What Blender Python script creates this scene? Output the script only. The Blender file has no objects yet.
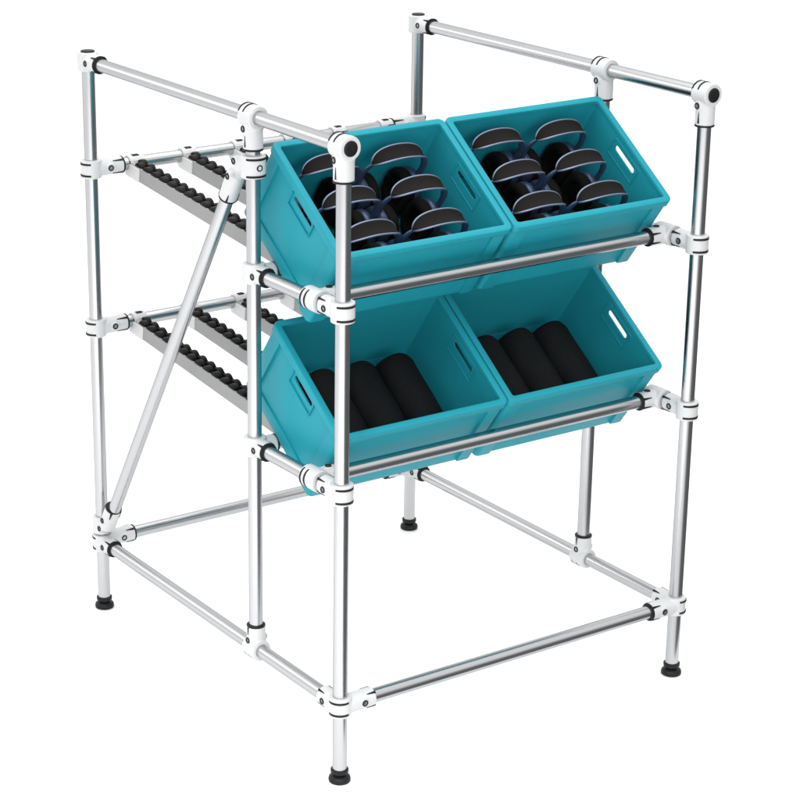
import bpy, bmesh, math, random
from mathutils import Vector, Matrix
random.seed(4)
S = bpy.context.scene
COL = S.collection
R = math.radians

# ---------------------------------------------------------------- materials
def mat(name, base, rough=.5, metal=0.0, noise=None, bump=None, coat=0.0, spec=.5):
    m = bpy.data.materials.new(name); m.use_nodes = True
    nt = m.node_tree; b = nt.nodes['Principled BSDF']
    b.inputs['Base Color'].default_value = (*base, 1)
    b.inputs['Roughness'].default_value = rough
    b.inputs['Metallic'].default_value = metal
    b.inputs['Coat Weight'].default_value = coat
    b.inputs['Coat Roughness'].default_value = .12
    b.inputs['Specular IOR Level'].default_value = spec
    tc = nt.nodes.new('ShaderNodeTexCoord')
    if noise:
        sc, amt, ramt = noise
        mp = nt.nodes.new('ShaderNodeMapping')
        mp.inputs['Scale'].default_value = sc
        n = nt.nodes.new('ShaderNodeTexNoise'); n.inputs['Scale'].default_value = 1.0; n.inputs['Detail'].default_value = 4
        nt.links.new(tc.outputs['Object'], mp.inputs['Vector']); nt.links.new(mp.outputs['Vector'], n.inputs['Vector'])
        mx = nt.nodes.new('ShaderNodeMix'); mx.data_type = 'RGBA'
        mx.inputs['A'].default_value = (*[c*(1-amt) for c in base], 1)
        mx.inputs['B'].default_value = (*[min(1, c*(1+amt)) for c in base], 1)
        nt.links.new(n.outputs['Fac'], mx.inputs['Factor']); nt.links.new(mx.outputs['Result'], b.inputs['Base Color'])
        mr = nt.nodes.new('ShaderNodeMapRange')
        mr.inputs['To Min'].default_value = rough-ramt; mr.inputs['To Max'].default_value = rough+ramt
        nt.links.new(n.outputs['Fac'], mr.inputs['Value']); nt.links.new(mr.outputs['Result'], b.inputs['Roughness'])
    if bump:
        kind, sc, st, dist = bump
        t = nt.nodes.new('ShaderNodeTexNoise' if kind == 'noise' else 'ShaderNodeTexVoronoi')
        t.inputs['Scale'].default_value = sc
        bp = nt.nodes.new('ShaderNodeBump'); bp.inputs['Strength'].default_value = st; bp.inputs['Distance'].default_value = dist
        nt.links.new(tc.outputs['Object'], t.inputs['Vector'])
        nt.links.new(t.outputs['Fac' if kind == 'noise' else 'Distance'], bp.inputs['Height'])
        nt.links.new(bp.outputs['Normal'], b.inputs['Normal'])
    return m
M = {}
M['alu']   = mat('brushed_aluminium', (.485,.49,.50), .25, 1.0, ((60,60,2),.03,.04))
_b = M['alu'].node_tree.nodes['Principled BSDF']; _b.inputs['Specular Tint'].default_value = (.62,.63,.65,1)
M['white'] = mat('white_moulded_plastic', (.545,.55,.555), .42, 0, ((18,18,18),.02,.05), ('noise',900,.06,.0004))
M['clip']  = mat('white_clip_plastic', (.555,.555,.555), .45, 0, ((18,18,18),.02,.05))
M['rail']  = mat('grey_track_profile', (.25,.25,.252), .5, .0, ((8,60,60),.04,.05))
M['black'] = mat('black_rubber', (.0085,.0085,.009), .5, 0, ((40,40,40),.2,.08), None, 0, .22)
M['roller']= mat('black_roller_plastic', (.0050,.0048,.0046), .42, 0, ((40,40,40),.2,.06), None, 0, .12)
M['steel'] = mat('bolt_steel', (.5,.5,.5), .35, 1.0, ((80,80,80),.1,.05))
M['teal']  = mat('teal_polypropylene', (.0145,.268,.334), .40, 0, ((9,9,9),.05,.06), ('noise',500,.04,.0004), .0, .13)
M['fabric']= mat('black_case_fabric', (.0072,.0075,.0085), .72, 0, ((60,60,60),.25,.05), ('voronoi',900,.25,.0006), 0, .15)
M['mesh']  = mat('dark_knit_mesh', (.0088,.0076,.0070), .75, 0, ((25,25,25),.3,.05), ('voronoi',1100,.5,.0008), 0, .12)
M['frame'] = mat('blue_grey_satin_metal', (.19,.23,.32), .38, .7, ((30,30,30),.06,.05))
M['navy']  = mat('dark_navy_shell', (.05,.075,.14), .36, .5, ((30,30,30),.1,.05))
M['cushion']= mat('black_ear_cushion', (.007,.006,.0055), .75, 0, ((50,50,50),.3,.05), ('voronoi',800,.3,.0006), 0, .10)
M['floor'] = mat('white_floor', (.93,.93,.93), .6, 0, ((1.5,1.5,1.5),.004,.03), None, 0, .2)

# ---------------------------------------------------------------- mesh helpers
def frame(d, up=None):
    d = Vector(d).normalized()
    u = Vector(up) if up else (Vector((0,0,1)) if abs(d.z) < .9 else Vector((0,1,0)))
    x = u.cross(d).normalized(); y = d.cross(x)
    return x, y, d
def cyl(bm, a, b, r, r2=None, seg=40, mi=0, smooth=True):
    a = Vector(a); b = Vector(b); x, y, d = frame(b-a); r2 = r if r2 is None else r2
    A = [bm.verts.new(a+(x*math.cos(t)+y*math.sin(t))*r) for t in [2*math.pi*i/seg for i in range(seg)]]
    B = [bm.verts.new(b+(x*math.cos(t)+y*math.sin(t))*r2) for t in [2*math.pi*i/seg for i in range(seg)]]
    for i in range(seg):
        f = bm.faces.new((A[i],A[(i+1)%seg],B[(i+1)%seg],B[i])); f.smooth = smooth; f.material_index = mi
    f = bm.faces.new(A[::-1]); f.material_index = mi
    f = bm.faces.new(B); f.material_index = mi
def lathe(bm, base, axis, prof, seg=40, mi=0):
    base = Vector(base); x, y, d = frame(axis)
    rings = []
    for r, h in prof:
        rings.append([bm.verts.new(base+d*h+(x*math.cos(2*math.pi*i/seg)+y*math.sin(2*math.pi*i/seg))*r) for i in range(seg)])
    for A, B in zip(rings, rings[1:]):
        for i in range(seg):
            f = bm.faces.new((A[i],A[(i+1)%seg],B[(i+1)%seg],B[i])); f.smooth = True; f.material_index = mi
    f = bm.faces.new(rings[0][::-1]); f.material_index = mi
    f = bm.faces.new(rings[-1]); f.material_index = mi
def box(bm, c, sx, sy, sz, axes=None, mi=0, bev=0.0):
    c = Vector(c); X, Y, Z = axes or (Vector((1,0,0)),Vector((0,1,0)),Vector((0,0,1)))
    v = [bm.verts.new(c+X*(i*sx/2)+Y*(j*sy/2)+Z*(k*sz/2)) for i in (-1,1) for j in (-1,1) for k in (-1,1)]
    fs = []
    for q in ((0,1,3,2),(4,6,7,5),(0,4,5,1),(2,3,7,6),(0,2,6,4),(1,5,7,3)):
        f = bm.faces.new([v[i] for i in q]); f.material_index = mi; fs.append(f)
    if bev:
        es = list({e for f in fs for e in f.edges})
        r = bmesh.ops.bevel(bm, geom=es, offset=bev, segments=2, affect='EDGES', profile=.5, material=mi)
def sweep(bm, pts, r, seg=12, mi=0, closed=False, ups=None):
    P = [Vector(p) for p in pts]; n = len(P); rings = []
    rad = r if isinstance(r, (list, tuple)) else [r]*n
    prevx = None
    for i in range(n):
        t = (P[(i+1)%n]-P[i-1]) if closed else (P[min(i+1,n-1)]-P[max(i-1,0)])
        t.normalize()
        if prevx is None: x, y, _ = frame(t)
        else:
            x = prevx-t*prevx.dot(t); x.normalize(); y = t.cross(x)
        prevx = x
        rr = rad[i]; ra, rb = rr if isinstance(rr, tuple) else (rr, rr)
        rings.append([bm.verts.new(P[i]+x*math.cos(2*math.pi*k/seg)*ra+y*math.sin(2*math.pi*k/seg)*rb) for k in range(seg)])
    m = n if closed else n-1
    for i in range(m):
        A = rings[i]; B = rings[(i+1)%n]
        for k in range(seg):
            f = bm.faces.new((A[k],A[(k+1)%seg],B[(k+1)%seg],B[k])); f.smooth = True; f.material_index = mi
    if not closed:
        bm.faces.new(rings[0][::-1]).material_index = mi; bm.faces.new(rings[-1]).material_index = mi
def finish(name, bm, mats, parent=None, loc=None, autosmooth=None):
    bmesh.ops.recalc_face_normals(bm, faces=bm.faces)
    me = bpy.data.meshes.new(name); bm.to_mesh(me); bm.free()
    for m in (mats if isinstance(mats, list) else [mats]): me.materials.append(m)
    if autosmooth is not None:
        me.set_sharp_from_angle(angle=R(autosmooth))
    o = bpy.data.objects.new(name, me); COL.objects.link(o)
    if parent: o.parent = parent
    if loc: o.location = loc
    return o
def empty(name, loc=(0,0,0), rot=(0,0,0)):
    o = bpy.data.objects.new(name, None); COL.objects.link(o); o.location = loc; o.rotation_euler = rot
    o.empty_display_size = .05
    return o
def tag(o, label, cat, group=None):
    o['label'] = label; o['category'] = cat
    if group: o['group'] = group
def baked(o, setup):
    """apply modifiers put on by setup() and keep the resulting mesh"""
    setup(o)
    bpy.context.view_layer.update()
    dg = bpy.context.evaluated_depsgraph_get()
    me = bpy.data.meshes.new_from_object(o.evaluated_get(dg))
    o.modifiers.clear(); o.data = me
    return o
NEW = bmesh.new

# ---------------------------------------------------------------- dimensions (metres)
W, D, MID = .86, .9651, .3054
H1, HT, HU, HL, BU, BL, OFF = .1632, 1.2616, .957, .6030, 1.0295, .6731, .090
TR = .014
rack = empty('tube_rack', (0,0,0))
tag(rack, 'silver aluminium tube rack with white clamps, sloping roller tracks and black feet on the floor', 'rack')

def tube(name, a, b, r=TR):
    bm = NEW(); a = Vector(a); b = Vector(b); d = (b-a).normalized(); L = (b-a).length
    lathe(bm, (0,0,0), (0,0,1), [(r-.0015,0),(r,.0012),(r,L-.0012),(r-.0015,L)], 56)
    o = finish(name, bm, M['alu'], rack, None, 40)
    o.location = a; o.rotation_mode = 'QUATERNION'; o.rotation_quaternion = d.to_track_quat('Z','Y')
    return o
ZF = .02
for x in (0, W):
    tube('post', (x,0,ZF), (x,0,HT-.004))
    tube('post', (x,MID,H1+.004), (x,MID,HT-.004))
    tube('post', (x,D,ZF), (x,D,HT+.016))
    tube('top_rail', (x,-.015,HT), (x,D-.008,HT))
    tube('base_rail', (x,.01,H1), (x,D-.008,H1))
    for h in (HU, HL):
        tube('side_rail', (x,.02,h), (x,MID-.01,h))
for y in (0, D):
    tube('base_rail', (.01,y,H1+(.0 if y == 0 else .004)), (W-.01,y,H1+(.0 if y == 0 else .004)))
for h in (HU, HL):
    tube('front_rail', (.008,OFF,h), (W-.008,OFF,h))
    tube('support_rail', (.01,MID,h-.0045), (W-.01,MID,h-.0045))
for h in (BU, BL):
    tube('back_rail', (.01,D,h), (W-.01,D,h))
BR0 = Vector((0,.950,.186)); BR1 = Vector((0,.3675,1.137))
BRU = (BR1-BR0).normalized()
tube('brace', BR0+BRU*.02, BR1-BRU*.02)

# feet
def foot(x, y):
    bm = NEW()
    lathe(bm, (0,0,0), (0,0,1), [(.0185,0),(.0212,.0015),(.0218,.006),(.0205,.0105),(.0150,.0135),(.0105,.0150),(.0105,.0190),
                                 (.0172,.0195),(.0176,.0225),(.0176,.0265),(.0160,.0275)], 44)
    finish('foot', bm, M['black'], rack, (x,y,0), 50)
for x in (0, W):
    foot(x, 0); foot(x, D)

# ---------------------------------------------------------------- connectors
CR, AR = .0222, .0193          # collar and arm radius
def connector(pos, collars, arms, bolts=(), cres=(), slots=(), name='connector', caps=()):
    """collars: (axis, offset, half length, radius); arms: (dir, start, length, radius, ring?)"""
    pos = Vector(pos)
    bm = NEW()
    for ax, off, half, r in collars:
        ax = Vector(ax).normalized(); off = Vector(off)
        cyl(bm, off-ax*half, off+ax*half, r, seg=48)
    for d, st, ln, r, ring in arms:
        d = Vector(d).normalized(); st = Vector(st)
        cyl(bm, st, st+d*ln, r, r*.985, seg=48)
    for p, d in bolts:
        d = Vector(d).normalized(); p = Vector(p)
        cyl(bm, p-d*.012, p-d*.0006, .0098, .0092, seg=28)
    o = finish(name, bm, [M['white'], M['black']], rack, pos)
    def setup(ob):
        m = ob.modifiers.new('r','REMESH'); m.mode = 'VOXEL'; m.voxel_size = .00135; m.use_smooth_shade = True
        s = ob.modifiers.new('s','SMOOTH'); s.factor = .5; s.iterations = 9
    baked(o, setup)
    # moulded black gaps and slots are added to the same mesh
    bm = NEW(); bm.from_mesh(o.data)
    for off, ax, bulge, r in cres:
        ax = Vector(ax).normalized(); c = Vector(off)+Vector(bulge).normalized()*.0022
        cyl(bm, c-ax*.0021, c+ax*.0021, r-.0010, seg=48, mi=1)
    for p, along, nrm, ln in slots:
        p = Vector(p); a = Vector(along).normalized(); n = Vector(nrm); n = (n-a*n.dot(a)).normalized(); t = n.cross(a)
        c = p+n*.0016
        v = [bm.verts.new(c+q) for q in (a*ln*.5+t*.0026, a*ln*.5-t*.0026, -a*ln*.5-t*.0008, -a*ln*.5+t*.0008)]
        w = [bm.verts.new(u.co-n*.006) for u in v]
        bm.faces.new(v).material_index = 1
        for i in range(4): bm.faces.new((v[i],w[i],w[(i+1)%4],v[(i+1)%4])).material_index = 1
    me = o.data; bm.normal_update(); bm.to_mesh(me); bm.free()
    while len(me.materials) < 2: me.materials.append(None)
    me.materials[0] = M['white']; me.materials[1] = M['black']
    for d, st, ln, r, ring in arms:
        if ring:
            d = Vector(d).normalized(); e = Vector(st)+d*ln
            bm = NEW()
            lathe(bm, e-d*.001, d, [(r*.90,0),(r*.985,.0006),(r*1.005,.0020),(r*.985,.0038),(TR+.0012,.0046)], 40)
            finish('rubber_ring', bm, M['black'], o, None, 45)
    for p, d in bolts:
        d = Vector(d).normalized(); p = Vector(p)
        bm = NEW()
        lathe(bm, p-d*.004, d, [(.0066,0),(.0066,.0046),(.0058,.0054),(.0042,.0054),(.0042,.0030)], 24)
        cyl(bm, p-d*.0035, p-d*.0004, .0040, .0036, 6, 1, False)
        finish('bolt', bm, [M['black'], M['steel']], o, None, 40)
    for p, d, r in caps:
        d = Vector(d).normalized(); p = Vector(p)
        bm = NEW()
        lathe(bm, p-d*.004, d, [(r,0),(r,.0046),(r*.93,.0056),(r*.55,.0058)], 32)
        finish('end_cap', bm, M['black'], o, None, 50)
    return o
X, Y, Z = Vector((1,0,0)), Vector((0,1,0)), Vector((0,0,1))
def ring_slots(arm_dir, st, ln, r, face, spread=48, sl=.02):
    """two slots either side of the bolt face, running in from the arm's end, and two more behind"""
    d = Vector(arm_dir).normalized(); face = Vector(face); face = (face-d*face.dot(d)).normalized()
    out = []
    for s in (spread, -spread, 180-spread, 180+spread):
        n = Matrix.Rotation(R(s), 3, d) @ face
        out.append((Vector(st)+d*(ln-sl*.5)+n*(r-.0008), d, n, sl))
    return out

for x in (0, W):
    sx = 1 if x == 0 else -1           # points to the inside of the rack
    # tee heads on top of the front and middle posts
    for y in (0, MID):
        front = y == 0
        c0 = [(Y,(0,0,0),.021,CR+.0005)]
        arms = [(-Z,(0,0,0),.062,.0196,False)]
        o = connector((x,y,HT), c0, arms,
            bolts=[(-X*.0212-Z*.0225+Y*.002,-X),(X*.0212-Z*.0225+Y*.002,X)],
            cres=[(Y*.0185,Y,Z,CR+.0006),(Y*.0030,Y,Z,CR+.0006)],
            slots=[(-Z*.046-X*.0178-Y*.002,-Z,-X,.022),(-Z*.046+X*.0178-Y*.002,-Z,X,.022)],
            caps=[(-Y*.0215,-Y,.0145)] if front else [])
        bm = NEW()
        lathe(bm, -Z*.061, -Z, [(.0186,0),(.0200,.0006),(.0202,.0022),(.0195,.0038),(.0152,.0046)], 40)
        finish('rubber_ring', bm, M['black'], o, None, 45)
    # tee feet of the middle posts on the base rail
    o = connector((x,MID,H1), [(Y,(0,0,0),.021,CR)], [(Z,(0,0,0),.050,.0193,True)],
        bolts=[(-X*.0208+Z*.0215-Y*.001,-X),(X*.0208+Z*.0215-Y*.001,X)],
        cres=[(Y*.0150,Y,-Z,CR),(-Y*.0020,Y,-Z,CR)],
        slots=[(Z*.040-X*.0178,Z,-X,.018),(Z*.040+X*.0178,Z,X,.018)])
    # rear post heads
    st = (0,-.008,0)
    connector((x,D,HT), [(Z,(0,0,0),.020,CR)], [(-Y,st,.046,AR,True)],
        bolts=[(-X*.0195-Y*.024,-X),(X*.0195-Y*.024,X)],
        cres=[(Z*.0145,Z,Y,CR),(-Z*.0145,Z,Y,CR)],
        slots=ring_slots(-Y,st,.046,AR,-X,sl=.016), caps=[(Z*.0215,Z,.0150)])
    # bottom corners
    for y, sy in ((0,1),(D,-1)):
        bump = 0 if y == 0 else .004
        arms = [(Y*sy,(0,0,0),.056,AR,y != 0),(X*sx,(0,0,bump),.076 if y else .074,AR,not(y == 0 and x == 0))]
        sl = ring_slots(Y*sy,(0,0,0),.056,AR,-X) + ring_slots(X*sx,(0,0,bump),.074,AR,-Y)
        connector((x,y,H1), [(Z,(0,0,0),.0195,CR)], arms,
            bolts=[(Y*sy*.034-X*.0197,-X),(X*sx*.046-Y*.0197+Z*bump,-Y)],
            cres=[(Z*.0125,Z,(-sx,-sy,0),CR),(-Z*.0125,Z,(-sx,-sy,0),CR)], slots=sl)
    # side rails, both levels
    for h in (HU, HL):
        # clamp on the front post
        connector((x,0,h), [(Z,(0,0,0),.0195,CR+.0005)], [(Y,(0,0,0),.058,AR,False)],
            bolts=[(Y*.034-X*.0200,-X),(Y*.034+X*.0200,X)],
            cres=[(Z*.0130,Z,-Y,CR+.0006),(-Z*.0130,Z,-Y,CR+.0006)],
            slots=ring_slots(Y,(0,0,0),.060,AR,-X,44,.024))
        # tee that carries the front rail
        connector((x,OFF,h), [(Y,(0,.001,0),.024,CR)], [(X*sx,(0,0,0),.052,AR,True)],
            bolts=[(X*sx*.030+Z*.0200,Z)],
            cres=[(Y*.0185,Y,-X*sx,CR),(Y*.0050,Y,-X*sx,CR)],
            slots=ring_slots(X*sx,(0,0,0),.052,AR,Z,60))
        # clamp on the middle post
        connector((x,MID,h), [(Z,(0,0,0),.0195,CR)], [(-Y,(0,0,0),.048,AR,True),(X*sx,(0,0,-.0045),.044,AR,True)],
            bolts=[(-Y*.026-X*.0200,-X),(-Y*.026+X*.0200,X)],
            cres=[(Z*.0125,Z,Y,CR),(-Z*.0125,Z,Y,CR)],
            slots=ring_slots(-Y,(0,0,0),.048,AR,-X,46,.016))
    # back rails, both levels
    for h in (BU, BL):
        connector((x,D,h), [(Z,(0,0,0),.0195,CR)], [(X*sx,(0,0,0),.072,AR*.97,True)],
            bolts=[(X*sx*.038-Y*.0200,-Y),(X*sx*.038+Y*.0200,Y)],
            cres=[(Z*.0125,Z,-X*sx,CR),(-Z*.0125,Z,-X*sx,CR)],
            slots=ring_slots(X*sx,(0,0,0),.072,AR*.97,-Y,46,.026))
# brace ends
connector((0,MID,HT-.0955), [(Z,(0,0,0),.0215,.0245)],
    [((0,.050,-.012),(0,0,.004),.046,.0185,False),(-BRU,BR1-Vector((0,MID,HT-.0955))+BRU*.004,.062,.0190,True)],
    bolts=[(Y*.040+Z*.004-X*.0195,-X),(Y*.062-Z*.030-X*.0200,-X),(-Y*.0238,-Y)],
    cres=[(Z*.0165,Z,-Y,.0246),(-Z*.0165,Z,-Y,.0246)],
    slots=ring_slots(-BRU,BR1-Vector((0,MID,HT-.0955)),.060,.019,-X,50,.02))
connector((0,D,.2065), [(Z,(0,0,0),.0195,CR)],
    [(-Y,(0,0,.002),.026,.0188,False),(BRU,(0,-.024,.002),.064,.0190,True)],
    bolts=[(-Y*.022-Z*.001-X*.0195,-X),(-Y*.038+Z*.024-X*.0197,-X)],
    cres=[(Z*.0125,Z,Y,CR),(-Z*.0125,Z,Y,CR)],
    slots=ring_slots(BRU,(0,-.024,.002),.064,.019,-X,50,.02))

# ---------------------------------------------------------------- roller tracks
PITCH, TW, TH = .0345, .034, .030
TSL = .1
TAX = (Vector((1,0,0)), Vector((0,1,TSL)).normalized(), Vector((0,-TSL,1)).normalized())
roller_bm = NEW()
def one_roller(bm, off=Vector((0,0,0))):
    # a pair of staggered wheels on one axle with a slanted shoulder between them
    for s, dy in ((-1,-.0086),(1,.0086)):
        c = Vector((s*.0076, dy, 0))+off
        lathe(bm, c-X*.0075, X, [(.0135,0),(.0160,.0010),(.0167,.0030),(.0167,.0120),(.0160,.0140),(.0135,.0150)], 26)
    cyl(bm, off-X*.0145, off+X*.0145, .0035, seg=10)
one_roller(roller_bm)
proto_roller = finish('roller', roller_bm, M['roller'], rack, None, 40)
stuff_bm = NEW()
visible = {(0,BU),(1,BU),(0,BL),(1,BL),(2,BL)}
used_proto = False
for h in (BU, BL):
    zb = h-.0257                                     # underside of the track at the back rail
    for k in range(6):
        xt = .105+.1325*k
        yf, yb = .352, D-.006
        bm = NEW()
        c = Vector((xt,(yf+yb)/2, zb-(D-(yf+yb)/2)*TSL)); L = (yb-yf)*math.sqrt(1+TSL*TSL)
        X_, Y_, Z_ = TAX
        for s in (-1,1):
            box(bm, c+X_*s*(TW/2-.0009)+Z_*TH/2, .0018, L, TH, TAX)
            box(bm, c+X_*s*(TW/2-.0030)+Z_*(TH-.0007), .0024, L, .0014, TAX)
        box(bm, c+Z_*.0009, TW-.0038, L, .0018, TAX)
        o = finish('roller_track', bm, M['rail'], rack)
        # clip hooked over the back rail
        bm = NEW()
        box(bm, Vector((xt, D-.0235, zb-.0235*TSL+.0137)), TW+.005, .060, .0300, TAX, 0, .0022)
        finish('track_clip', bm, M['clip'], o)
        bm = NEW()
        cyl(bm, (xt-.0170,D,h), (xt+.0170,D,h), .0174, seg=40)
        box(bm, Vector((xt,D+.0005,h-.006)), .034, .0346, .030, None, 0, .001)
        box(bm, Vector((xt+.001,D-.002,h+.0168)), .015, .0100, .0034, None, 1)
        finish('track_hook', bm, [M['clip'], M['black']], o, None, 40)
        # clip standing on the support rail at the low end
        bm = NEW()
        zs = (HU if h == BU else HL)-.0045
        box(bm, Vector((xt,.3420,zs+.004)), TW+.004, .034, .030, TAX, 0, .002)
        finish('track_clip', bm, M['clip'], o)
        n = 18
        for i in range(n):
            y = D-.0330-PITCH*i
            if y < .358: break
            p = Vector((xt,y,zb-(D-y)*TSL+TH-.0078))
            if (k,h) in visible:
                if not used_proto: ro = proto_roller; used_proto = True
                else:
                    ro = proto_roller.copy(); COL.objects.link(ro)
                ro.parent = rack; ro.location = p; ro.rotation_euler = (math.atan(TSL),0,0)
            else:
                one_roller(stuff_bm, p)
so = finish('roller_row', stuff_bm, M['roller'], rack, None, 40); so['kind'] = 'stuff'

# ---------------------------------------------------------------- crates
CW, CL, CH, TILT = .4025, .2949, .1968, .6315
def rrect(inset, z, r, n=5):
    x0, x1, y0, y1 = inset, CW-inset, inset, CL-inset
    pts = []
    for cx, cy, a0 in ((x1-r,y1-r,0),(x0+r,y1-r,90),(x0+r,y0+r,180),(x1-r,y0+r,270)):
        for k in range(n+1):
            a = R(a0+90*k/n); pts.append((cx+r*math.cos(a), cy+r*math.sin(a), z))
    return pts
def loft(bm, loops, close=False):
    rings = [[bm.verts.new(p) for p in L] for L in loops]
    pairs = list(zip(rings, rings[1:])) + ([(rings[-1], rings[0])] if close else [])
    for A, B in pairs:
        n = len(A)
        for i in range(n):
            f = bm.faces.new((A[i],A[(i+1)%n],B[(i+1)%n],B[i])); f.smooth = True
    return rings
def make_crate():
    bm = NEW()
    H = CH
    prof = [(.0125,0,.007),(.0100,.0008,.008),(.0086,.0028,.010),(.0081,.008,.012),(.0080,.018,.012),(.0078,.022,.012),
            (.0078,H-.004,.012),(.0100,H-.004,.008),(.0105,H-.006,.006),(.0112,H-.05,.006),(.0118,.012,.006),(.0130,.0085,.005),(.017,.0072,.004)]
    rings = loft(bm, [rrect(*q) for q in prof])
    bm.faces.new(rings[0][::-1]); bm.faces.new(rings[-1])
    # raised corner posts (rounded L in plan) and bottom bands outside
    def corner(cx, cy, sx, sy):
        ins, r, leg, th = .0030, .011, .040, .0055
        pts = [(leg, ins)]
        for k in range(6):
            a = R(270-90*k/5); pts.append((ins+r+r*math.cos(a), ins+r+r*math.sin(a)))
        pts += [(ins, leg), (ins+th, leg), (ins+th, ins+th), (leg, ins+th)]
        lo = [bm.verts.new((cx+sx*a, cy+sy*b, .0030)) for a, b in pts]
        lo2 = [bm.verts.new((cx+sx*a*1.0, cy+sy*b*1.0, .0085)) for a, b in pts]
        for v, (a, b) in zip(lo, pts): v.co.x = cx+sx*(a+.0015*(1 if a < leg-.001 else -2.5)); v.co.y = cy+sy*(b+.0015*(1 if b < leg-.001 else -2.5))
        for v in lo2: v.co.z = .0060
        hi = [bm.verts.new((cx+sx*a, cy+sy*b, H-.0160)) for a, b in pts]
        n = len(pts)
        for A, B in ((lo, lo2), (lo2, hi)):
            for q in range(n): bm.faces.new((A[q],A[(q+1)%n],B[(q+1)%n],B[q]))
        bm.faces.new(lo[::-1]); bm.faces.new(hi)
    for cx, sx in ((0,1),(CW,-1)):
        for cy, sy in ((0,1),(CL,-1)): corner(cx, cy, sx, sy)
    for xs, s in ((0,1),(CW,-1)): box(bm, (xs+s*.0061, CL/2, .0235), .0046, CL-.086, .023, None, 0, .0016)
    for ys, s in ((0,1),(CL,-1)): box(bm, (CW/2, ys+s*.0061, .0235), CW-.086, .0046, .023, None, 0, .0016)
    o = finish('storage_crate', bm, M['teal'], None, None, 32)
    # handle slots through both short sides
    cb = NEW()
    for xs in (0, CW):
        zc, yc, L, h = .1610, .1480, .073, .0125
        pts = []
        for cy, a0 in ((yc+L/2-h/2,-90),(yc-L/2+h/2,90)):
            for k in range(9):
                a = R(a0+180*k/8); pts.append((cy+h/2*math.cos(a), zc+h/2*math.sin(a)))
        A = [cb.verts.new((xs-.03,a,b)) for a, b in pts]; B = [cb.verts.new((xs+.03,a,b)) for a, b in pts]
        n = len(A)
        for i in range(n): cb.faces.new((A[i],A[(i+1)%n],B[(i+1)%n],B[i]))
        cb.faces.new(A[::-1]); cb.faces.new(B)
    cut = finish('cutter', cb, M['teal'])
    def setup(ob):
        b = ob.modifiers.new('b','BOOLEAN'); b.operation = 'DIFFERENCE'; b.solver = 'EXACT'; b.object = cut
    baked(o, setup)
    bpy.data.objects.remove(cut)
    o.data.set_sharp_from_angle(angle=R(32))
    # rim
    bm = NEW()
    pr = [(.0050,H-.0180,.010),(.0006,H-.0172,.013),(0,H-.0160,.013),(0,H-.0018,.013),(.0006,H-.0004,.013),(.0018,H,.012),
          (.0128,H,.0060),(.0134,H-.0003,.0055),(.0137,H-.0010,.005),(.0137,H-.0070,.005),(.0104,H-.0072,.006),(.0070,H-.0080,.009)]
    loft(bm, [rrect(*q) for q in pr], True)
    finish('rim', bm, M['teal'], o, None, 32)
    # raised frame inside, round the handle slots
    for xs, s in ((.0110,1),(CW-.0110,-1)):
        bm = NEW()
        zc, yc, L, h = .1565, .1480, .092, .040
        x_ = xs+s*.0004
        for dz, sz in ((h/2,.0022),(-h/2,.0022)): box(bm, (x_,yc,zc+dz), .0022, L, sz, None, 0, .0006)
        for dy in (-L/2, L/2): box(bm, (x_,yc+dy,zc), .0022, .0022, h-.0022, None, 0, .0006)
        finish('handle_surround', bm, M['teal'], o)
    # label-less handle pockets outside (shallow trays below the slots)
    for xs, s in ((.0060,1),(CW-.0060,-1)):
        bm = NEW()
        box(bm, (xs,.1480,.1395), .0046, .088, .0030, None, 0, .0008)
        box(bm, (xs,.1050,.1560), .0046, .0028, .0300, None, 0, .0008)
        box(bm, (xs,.1910,.1560), .0046, .0028, .0300, None, 0, .0008)
        finish('handle_pocket', bm, M['teal'], o)
    return o
def copy_tree(o, parent=None):
    c = o.copy(); COL.objects.link(c)
    if parent: c.parent = parent
    for ch in o.children: copy_tree(ch, c)
    return c
crate0 = make_crate()
place = []
SL = Vector((0,-math.cos(TILT),-math.sin(TILT)))*.002
for name, x, y, z in (('upper left',.0355,.1779,.8774),('upper right',.4415,.1779,.8774),('lower left',.0355,.1747,.5233),('lower right',.4415,.1747,.5233)):
    c = crate0 if not place else copy_tree(crate0)
    c.location = Vector((x,y,z))+SL; c.rotation_euler = (TILT,0,0)
    place.append((name,c))
labels = {'upper left':'teal plastic crate of headphones tilted on the upper shelf, by the front corner post',
          'upper right':'teal plastic crate of headphones tilted on the upper shelf, at the right-hand end',
          'lower left':'teal plastic crate of black rolls tilted on the lower shelf, behind the front corner post',
          'lower right':'teal plastic crate of black rolls tilted on the lower shelf, at the right-hand end'}
for n, c in place: tag(c, labels[n], 'crate', 'teal crates tilted on the rack')

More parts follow.
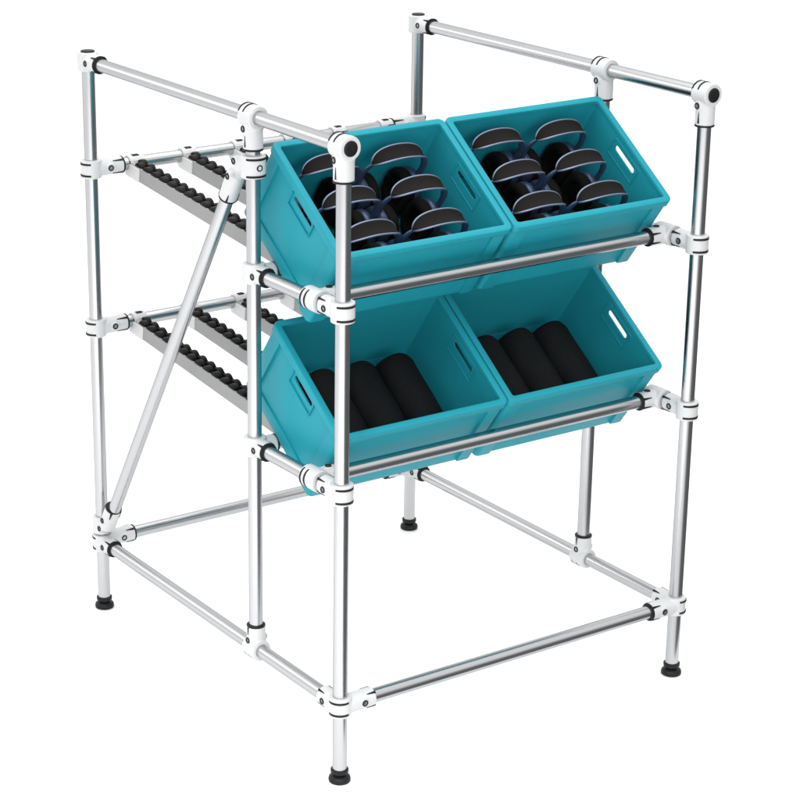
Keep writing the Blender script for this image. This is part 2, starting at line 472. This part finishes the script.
# ---------------------------------------------------------------- headphones
def arch(t, a):
    """headband point, t from -1 to 1, a the front/back offset factor"""
    x = .0605*math.sin(t*math.pi/2)
    k = max(0.0, 1-abs(t)**2.6)
    z = .1545+.0300*math.cos(t*math.pi/2)**.9
    y = a*.0180*k**.75
    return Vector((x,y,z))
def make_headphones():
    root = empty('headphones')
    N = 36
    ts = [-1+2*i/N for i in range(N+1)]
    bm = NEW()
    for a in (-1,1): sweep(bm, [arch(t,a) for t in ts], .0021, 10)
    finish('headband_frame', bm, M['frame'], root)
    bm = NEW()
    rows = []
    for t in ts:
        row = []
        for j in range(9):
            a = -1+2*j/8
            p = arch(t, a*.97); p.z -= .0035*(1-a*a)*max(0,1-abs(t)**4)+.0004
            row.append(bm.verts.new(p))
        rows.append(row)
    for A, B in zip(rows, rows[1:]):
        for j in range(8):
            f = bm.faces.new((A[j],A[j+1],B[j+1],B[j])); f.smooth = True
    bmesh.ops.remove_doubles(bm, verts=bm.verts, dist=.00002)
    r = bmesh.ops.solidify(bm, geom=bm.faces[:], thickness=.0018)
    for f in bm.faces: f.smooth = True
    finish('mesh_canopy', bm, M['mesh'], root)
    for s in (-1,1):
        bm = NEW()
        P = [(s*.0605,0,.1545),(s*.0665,0,.1485),(s*.0715,0,.140),(s*.0745,0,.130),(s*.0745,0,.119),(s*.0725,0,.100)]
        sweep(bm, P, [(.0026,.0050),(.0034,.0070),(.0040,.0080),(.0040,.0080),(.0042,.0080),(.0042,.0080)], 16)
        finish('headband_arm', bm, M['navy'], root, None, 50)
        # ear cup: rounded shell and cushion
        cz, ay, az = .0590, .0400, .0490
        def oval(x, k, n=40, e=2.5):
            out = []
            for i in range(n):
                a = 2*math.pi*i/n; c, q = math.cos(a), math.sin(a)
                out.append((s*x, ay*k*math.copysign(abs(c)**(2/e),c), cz+az*k*math.copysign(abs(q)**(2/e),q)))
            return out
        bm = NEW()
        rg = loft(bm, [oval(.0530,.90),(oval(.0535,.95)),oval(.0570,.99),oval(.0660,.985),oval(.0720,.93),oval(.0755,.82),oval(.0772,.62),oval(.0778,.35)])
        bm.faces.new(rg[0]); bm.faces.new(rg[-1])
        cup = finish('ear_cup', bm, M['navy'], root, None, 50)
        bm = NEW()
        rg = loft(bm, [oval(.0528,.94),oval(.0480,1.0),oval(.0400,1.02),oval(.0330,.98),oval(.0295,.88),oval(.0290,.76),oval(.0310,.66),oval(.0360,.60),oval(.0430,.57)])
        bm.faces.new(rg[0]); bm.faces.new(rg[-1])
        finish('ear_cushion', bm, M['cushion'], cup, None, 60)
    return root
hp0 = make_headphones()
first = True
rowname = {0:'front',1:'middle',2:'back'}
sidename = {'upper left':'upper crate by the corner post','upper right':'upper right-hand crate'}
rng = random.Random(8)
for cname in ('upper left','upper right'):
    crate = dict(place)[cname]
    mw = Matrix.Translation(crate.location) @ Matrix.Rotation(TILT,4,'X')
    for ci, cx in ((0,.1210),(1,.2815)):
        for ri, cy in ((2,.2395),(1,.1545),(0,.0690)):
            h = hp0 if first else copy_tree(hp0); first = False
            jx, jy, jr = rng.uniform(-.001,.001), rng.uniform(-.001,.001), rng.uniform(-.012,.012)
            m4 = mw @ Matrix.Translation((cx+jx,cy+jy,-.0025)) @ Matrix.Rotation(jr,4,'Z')
            h.matrix_world = m4; h.location = m4.to_translation(); h.rotation_euler = m4.to_euler()
            tag(h, 'headphones in the %s of the %s' % ({(0,2):'back left corner',(0,1):'middle of the left row',(0,0):'front left corner',
                (1,2):'back right corner',(1,1):'middle of the right row',(1,0):'front right corner'}[(ci,ri)], sidename[cname]), 'headphones', 'headphones standing in the upper crates')

# ---------------------------------------------------------------- black rolls
def make_roll():
    bm = NEW()
    L = .222; w = .0435; hgt = .084
    def section(y, k):
        out = []
        n = 56
        for i in range(n):
            a = 2*math.pi*i/n; c, q = math.cos(a), math.sin(a)
            e = 2.0 if q >= 0 else 3.2
            x = w*k*math.copysign(abs(c)**(2/e),c)
            z = hgt/2+(hgt/2)*k*math.copysign(abs(q)**(2/e),q)
            # shallow lengthwise fold on the right flank
            fold = (math.exp(-((a-.75)/.09)**2)*.0030-.0018/(1+math.exp((a-.75)/.05))*(1 if a < 3 else 0))*min(1,k)
            x -= fold*c; z -= fold*q
            x += .0006*math.sin(y*60+a*3); z += .0006*math.sin(y*47+a*2)
            out.append((x, y, z))
        return out
    ks = [(0,.55),(.0012,.78),(.004,.91),(.009,.975),(.016,1.0)]
    loops = [section(y,k) for y,k in ks]
    for i in range(1,14): loops.append(section(.016+(L-.032)*i/14, 1.0))
    loops += [section(L-y,k) for y,k in reversed(ks)]
    rg = loft(bm, loops); bm.faces.new(rg[0]); bm.faces.new(rg[-1])
    o = finish('padded_case', bm, M['fabric'], None, None, 60)
    # stitched end seams
    for y in (.020, L-.020):
        bm = NEW()
        sweep(bm, [(p[0]*1.006,p[1],p[2]*1.006-.0003) for p in section(y,1.0)], .0009, 6, 0, True)
        finish('seam', bm, M['fabric'], o)
    return o
roll0 = make_roll(); first = True
nm = {0:'leftmost',1:'middle',2:'rightmost'}
for cname, where in (('lower left','lower crate behind the front corner post'),('lower right','lower crate at the right-hand end')):
    crate = dict(place)[cname]
    mw = Matrix.Translation(crate.location) @ Matrix.Rotation(TILT,4,'X')
    for i in range(3):
        r = roll0 if first else copy_tree(roll0); first = False
        m4 = mw @ Matrix.Translation(((.1255 if cname=='lower left' else .1275)+.0915*i, .0165, .0068)) @ Matrix.Rotation(rng.uniform(-.008,.008),4,'Z')
        r.location = m4.to_translation(); r.rotation_euler = m4.to_euler()
        tag(r, '%s of three black padded rolls lying in the %s' % (nm[i].capitalize(), where), 'padded case', 'black padded rolls in the lower crates')

# ---------------------------------------------------------------- floor
bm = NEW()
bm.faces.new([bm.verts.new((x,y,0)) for x, y in ((-7,-9),(-1.0,-9),(.12,-.15),(1.02,-.11),(4.2,2.6),(4.2,4.2),(-7,4.2))])  # right front edge cut back so the posts reflect the dark world zone
fl = finish('floor', bm, M['floor']); fl['kind'] = 'structure'
fl['label'] = 'plain white seamless floor under the rack'

# ---------------------------------------------------------------- light
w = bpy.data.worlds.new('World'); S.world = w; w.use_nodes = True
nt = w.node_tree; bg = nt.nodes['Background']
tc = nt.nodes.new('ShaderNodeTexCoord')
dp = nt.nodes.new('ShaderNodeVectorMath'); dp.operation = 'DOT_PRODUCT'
dd = Vector((.80,-.60,-.12)).normalized(); dp.inputs[1].default_value = dd  # towards an out-of-view dark zone, added so the tubes reflect grey streaks
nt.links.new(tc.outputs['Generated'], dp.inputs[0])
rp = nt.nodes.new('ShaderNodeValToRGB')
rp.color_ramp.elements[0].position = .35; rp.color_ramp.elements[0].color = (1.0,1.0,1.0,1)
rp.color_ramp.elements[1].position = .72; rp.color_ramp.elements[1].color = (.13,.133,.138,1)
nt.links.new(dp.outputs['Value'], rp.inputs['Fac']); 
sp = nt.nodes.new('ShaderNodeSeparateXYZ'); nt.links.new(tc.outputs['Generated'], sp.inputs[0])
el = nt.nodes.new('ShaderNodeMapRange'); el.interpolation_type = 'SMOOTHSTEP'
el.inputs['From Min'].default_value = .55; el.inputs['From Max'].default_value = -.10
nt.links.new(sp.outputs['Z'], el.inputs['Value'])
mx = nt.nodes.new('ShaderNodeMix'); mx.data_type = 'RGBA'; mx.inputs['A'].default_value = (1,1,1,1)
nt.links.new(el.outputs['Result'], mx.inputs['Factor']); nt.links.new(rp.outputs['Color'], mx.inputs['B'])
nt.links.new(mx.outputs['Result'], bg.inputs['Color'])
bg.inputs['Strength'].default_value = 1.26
def area(name, loc, target, size, power, spread=180):
    l = bpy.data.lights.new(name,'AREA'); l.shape = 'RECTANGLE'; l.size, l.size_y = size; l.energy = power; l.spread = R(spread)
    o = bpy.data.objects.new(name, l); COL.objects.link(o); o.location = loc
    o.rotation_euler = (Vector(target)-Vector(loc)).to_track_quat('-Z','Y').to_euler()
area('fill_pool', (-2.6,-2.0,3.4), (-1.3,-1.6,0), (1.2,1.2), 46, 80)  # added lamp, pools light on the front-left floor for the posts to reflect
area('fill_top', (.5,1.0,4.2), (.5,.9,0), (3.4,3.4), 80)  # added overhead fill that keeps the floor under the rack white
area('fill_back', (-2.2,4.0,2.5), (.2,.4,.9), (1.1,1.3), 13)  # unseen fill, added to put a white highlight along the top rails
area('fill_front', (-.6,-4.2,2.0), (.4,.3,.7), (2.6,1.8), 60)  # unseen fill, added to lift the insides of the lower crates

# ---------------------------------------------------------------- camera
cam = bpy.data.cameras.new('Camera'); co = bpy.data.objects.new('Camera', cam); COL.objects.link(co)
co.location = (-2.1556,-3.1736,2.1336); co.rotation_euler = (math.pi/2-.3321,0,-.5746)
cam.sensor_width = 36; cam.lens = 2213.76/800*36
cam.shift_x = (400-296.124)/800; cam.shift_y = (387.892-400)/800
cam.clip_end = 200
S.camera = co
S.view_settings.view_transform = 'Standard'; S.view_settings.look = 'None'
S.view_settings.exposure = 0; S.view_settings.gamma = 1
S.render.resolution_x = S.render.resolution_y = 1024
